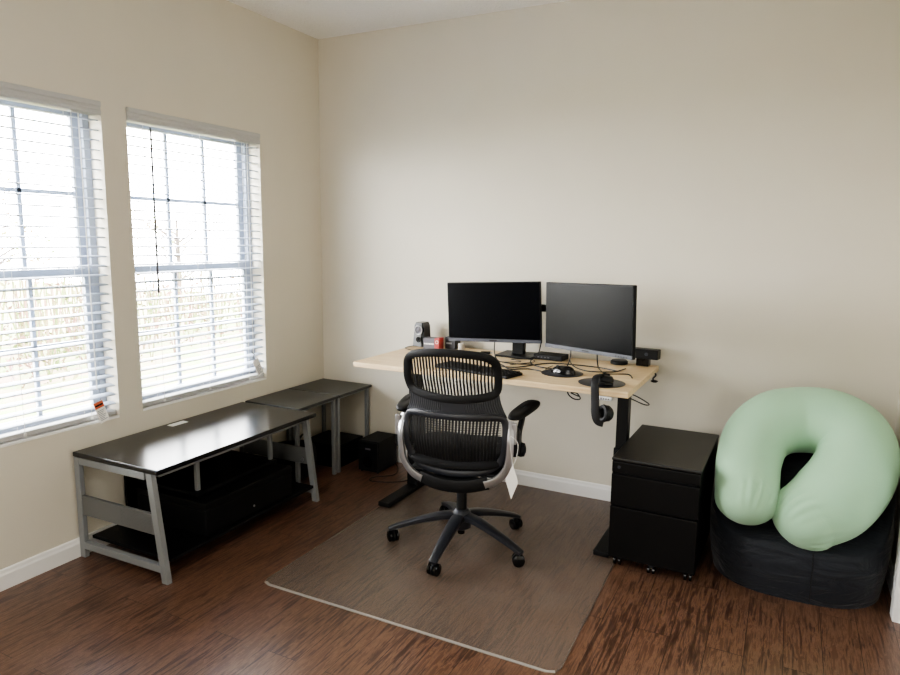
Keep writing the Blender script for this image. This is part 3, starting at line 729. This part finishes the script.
# back surface
YBt = [(.34, -.130), (.42, -.170), (.58, -.215), (.68, -.205), (.78, -.205), (.90, -.235), (1.02, -.270)]
def ySurf(x, z): return interp(YBt, z) + .95 * x * x
def S(x, z, d=0): return V((x * .93 + .004 - .010 * max(0, min(1, (z - .7) / .15)), ySurf(x, z) - d, z))
up = [(0, .984), (.10, .979), (.175, .966), (.213, .938), (.222, .89), (.221, .84), (.205, .800), (.155, .782), (.08, .772), (0, .769)]
up = [(x, z_) for x, z_ in up] + [(-x, z_) for x, z_ in reversed(up[1:-1])]
up2 = [(p.x, p.z) for p in spline([(x, 0, z_) for x, z_ in up], 5, True)]
MB().ribbon([S(x, z_, .004) for x, z_ in up2], .036, .020, True).build('upper_back_frame', M_blackm, ch, True)
def bound(poly, x):
    zs = []
    for i in range(len(poly)):
        a, b = poly[i], poly[(i + 1) % len(poly)]
        if (a[0] - x) * (b[0] - x) <= 0 and a[0] != b[0]: zs.append(a[1] + (b[1] - a[1]) * (x - a[0]) / (b[0] - a[0]))
    return (min(zs), max(zs)) if len(zs) > 1 else None
sl = MB()
for k in range(25):
    x = -.198 + .396 * k / 24; bd = bound(up2, x)
    if bd:
        z0_, z1_ = bd; pts = []
        for j in range(9):
            t = j / 8; z_ = z0_ + (z1_ - z0_) * t; pts.append(S(x * (.96 + .04 * t), z_, -.002))
        sl.ribbon(pts, .0082, .005, n=6)
sl.build('upper_mesh', M_net, ch, True)
lo = [(0, .690), (.10, .690), (.190, .692), (.238, .675), (.248, .61), (.242, .53), (.212, .468), (.15, .432), (.07, .420), (0, .417)]
lo = lo + [(-x, z_) for x, z_ in reversed(lo[1:-1])]
lo2 = [(p.x, p.z) for p in spline([(x, 0, z_) for x, z_ in lo], 5, True)]
MB().ribbon([S(x, z_, .004) for x, z_ in lo2], .030, .024, True).build('lower_back_frame', M_rubber, ch, True)
# fluted waist band
def waist(u, v):
    t = v; zt = interp([(-.235, .805), (-.155, .785), (0, .772), (.155, .785), (.235, .805)], (u - .5) * .47); zb = .688
    z_ = zb + (zt - zb) * t; hw = .252 - .012 * math.sin(t * PI) - .030 * t; x = (u * 2 - 1) * hw
    fl = .0018 * math.sin(u * PI * 84) * math.sin(t * PI) if abs(u - .5) > .12 else 0
    return S(x, z_, .004 + fl)
wv = MB().grid(waist, 337, 10)
wo = wv.build('waist_band', M_rubber, ch, True); md = wo.modifiers.new('t', 'SOLIDIFY'); md.thickness = .006
sl = MB()
for k in range(27):
    x = -.215 + .43 * k / 26; bd = bound(lo2, x)
    if bd:
        z0_, z1_ = bd; pts = [S(x * (.90 + .10 * (j / 8)), z0_ + (z1_ - z0_) * j / 8, -.003) for j in range(9)]
        sl.ribbon(pts, .0105, .005, n=6)
sl.build('lower_mesh', M_net, ch, True)
# backrest liner between the slats (ladder of thin cross ties)
tie = MB()
for z_ in [.43 + .0105 * i for i in range(25)]:
    xs = [x for x in [-.225 + .45 * j / 30 for j in range(31)] if bound(lo2, x) and bound(lo2, x)[0] < z_ < bound(lo2, x)[1]]
    if len(xs) > 3: tie.tube([S(x, z_, -.004) for x in xs], .0014, 4)
tie.build('cross_ties', M_net, ch, True)
# silver side frame
for s_ in (-1, 1):
    pts = spline([(s_ * .250 + .004, ySurf(.24, .66) + .018, .668), (s_ * .254 + .004, ySurf(.24, .60) - .012, .60), (s_ * .252 + .004, ySurf(.24, .54) - .018, .52), (s_ * .238 + .004, ySurf(.22, .49) - .026, .455), (s_ * .196 + .004, ySurf(.18, .45) - .032, .405), (s_ * .145 + .004, ySurf(.13, .42) - .036, .384)], 6)
    MB().ribbon(pts, [.026 + .014 * i / 30 for i in range(31)], .018, nrm=(s_ * .35, -.93, -.1)).build('side_frame', M_silver, ch, True)
    # arm: bracket, upright, pad
    cv = MB(); cv.box(s_ * .270 - .020, s_ * .270 + .020, -.145, -.03, .505, .625, .014); cv.build('arm_bracket', M_black, ch, True)
    ub = MB(); ub.ribbon(spline([(s_ * .276, -.10, .545), (s_ * .280, -.07, .60), (s_ * .282, -.01, .640), (s_ * .282, .03, .662)], 5), .045, .022, nrm=(s_, 0, 0)); ub.build('arm_upright', M_blackm, ch, True)
    MB().box(s_ * .272 - .011, s_ * .272 + .011, -.158, -.136, .57, .665, .004).build('arm_slider', M_silver, ch)
    def padf(u, v, s_=s_):
        a = u * 2 * PI; c, q_ = math.cos(a), math.sin(a); X = math.copysign(abs(c) ** .7, c); Y = math.copysign(abs(q_) ** .7, q_)
        ph = (v - .5) * PI; q = max(0, math.cos(ph)) ** .4
        L_, ro = (.155, .22) if s_ > 0 else (.125, -.03)
        px, py = .040 * X * q * (1 + .10 * Y), L_ * Y * q
        return V((s_ * (.284 if s_ > 0 else .276) + px + ro * py, (.045 if s_ > 0 else .01) + py - ro * px, (.680 if s_ > 0 else .684) + .018 * math.sin(ph) + .006 * Y))
    MB().grid(padf, 40, 14, True).build('arm_pad', M_blackm, ch, True, angle=80)
kn = MB(); kn.lathe([(.004, 0), (.030, .002), (.034, .012), (.030, .030), (.012, .036)], 24, Matrix.Translation((.276, -.06, .52)) @ Matrix.Rotation(PI / 2, 4, 'Y')); kn.build('tension_knob', M_blackm, ch, True)
MB().ribbon(spline([(-.155, ySurf(.15, .42) - .030, .391), (-.07, ySurf(.07, .41) - .03, .372), (.004, ySurf(0, .4) - .03, .366), (.078, ySurf(.07, .41) - .03, .372), (.163, ySurf(.15, .42) - .030, .391)], 5), .060, .030, nrm=(0, -1, -.1)).build('lower_yoke', M_blackm, ch, True)
MB().box(-.09, .09, -.18, -.08, .350, .395, .012).build('yoke_bridge', M_blackm, ch)

# paper tag on the arm
tg = thing('hang_tag', 'white diamond shaped paper tag hanging from the right arm of the chair', 'tag', (1.840, -1.095, -.022), math.radians(12))
MB().add([V(v) for v in ((0, -.001, .385), (.029, -.001, .463), (.004, -.001, .540), (-.026, -.001, .470), (0, .001, .385), (.029, .001, .463), (.004, .001, .540), (-.026, .001, .470))],
         [(0, 1, 2, 3), (4, 5, 6, 7), (0, 1, 5, 4), (1, 2, 6, 5), (2, 3, 7, 6), (3, 0, 4, 7)]).build('card', M_paper, tg)
MB().tube(spline([(.003, 0, .535), (-.012, .03, .60), (-.02, .06, .645), (.015, .05, .62), (.016, .02, .57), (.004, 0, .535)], 5), .0012, 5).build('string', M_cord, tg, True)

# ------------------------------------------------------------------ lights, world, camera
w = bpy.data.worlds.new('overcast_sky'); bpy.context.scene.world = w; w.use_nodes = True
bgn = w.node_tree.nodes['Background']; bgn.inputs[0].default_value = (.99, .99, .985, 1); bgn.inputs[1].default_value = 8
def area(name, loc, rot, sx, sy, power, col=(1, 1, 1), portal=False):
    l = bpy.data.lights.new(name, 'AREA'); l.shape = 'RECTANGLE'; l.size = sx; l.size_y = sy; l.energy = power; l.color = col
    if portal: l.cycles.is_portal = True
    o = bpy.data.objects.new(name, l); COL.objects.link(o); o.location = loc; o.rotation_euler = rot; return o
for n in (1, 2):
    area('window_portal', (-.16, sum(W[n]) / 2, sum(WZ) / 2), (0, -PI / 2, 0), 1.5, .92, 1, portal=True)
area('ceiling_fill', (1.9, -3.9, H - .02), (0, 0, 0), 1.0, 1.0, 5, (1, .98, .96))  # added fill under the ceiling behind the camera, not a fixture of the room
area('room_fill', (1.7, -5.1, 1.5), (math.radians(90), 0, 0), 2.2, 1.8, 5, (1, .99, .97))  # added soft fill panel behind the camera, evens out the window light

cam = bpy.data.cameras.new('camera'); co = bpy.data.objects.new('camera', cam); COL.objects.link(co)
yaw, pitch, roll, f = -.46908907, .14673362, .01083632, 667.541373
cy, sy, cp, sp_ = math.cos(yaw), math.sin(yaw), math.cos(pitch), math.sin(pitch)
fw = V((sy * cp, cy * cp, -sp_)); rt = V((cy, -sy, 0)); u_ = rt.cross(fw)
r2 = rt * math.cos(roll) + u_ * math.sin(roll); u2 = -rt * math.sin(roll) + u_ * math.cos(roll)
Mx = Matrix((r2, u2, -fw)).transposed().to_4x4(); Mx.translation = V((2.84059463, -3.66880477, 1.47177935)); co.matrix_world = Mx
cam.sensor_fit = 'HORIZONTAL'; cam.sensor_width = 36; cam.lens = f * 36 / 900; cam.clip_start = .05; cam.clip_end = 200
sc = bpy.context.scene; sc.camera = co
sc.view_settings.view_transform = 'AgX'; sc.view_settings.look = 'None'; sc.view_settings.exposure = 2.62; sc.view_settings.gamma = 1
try: sc.view_settings.look = 'AgX - Medium High Contrast'
except Exception as ex: print(ex)
sc.cycles.max_bounces = 10; sc.cycles.diffuse_bounces = 6; sc.cycles.transparent_max_bounces = 16; sc.cycles.sample_clamp_indirect = 6
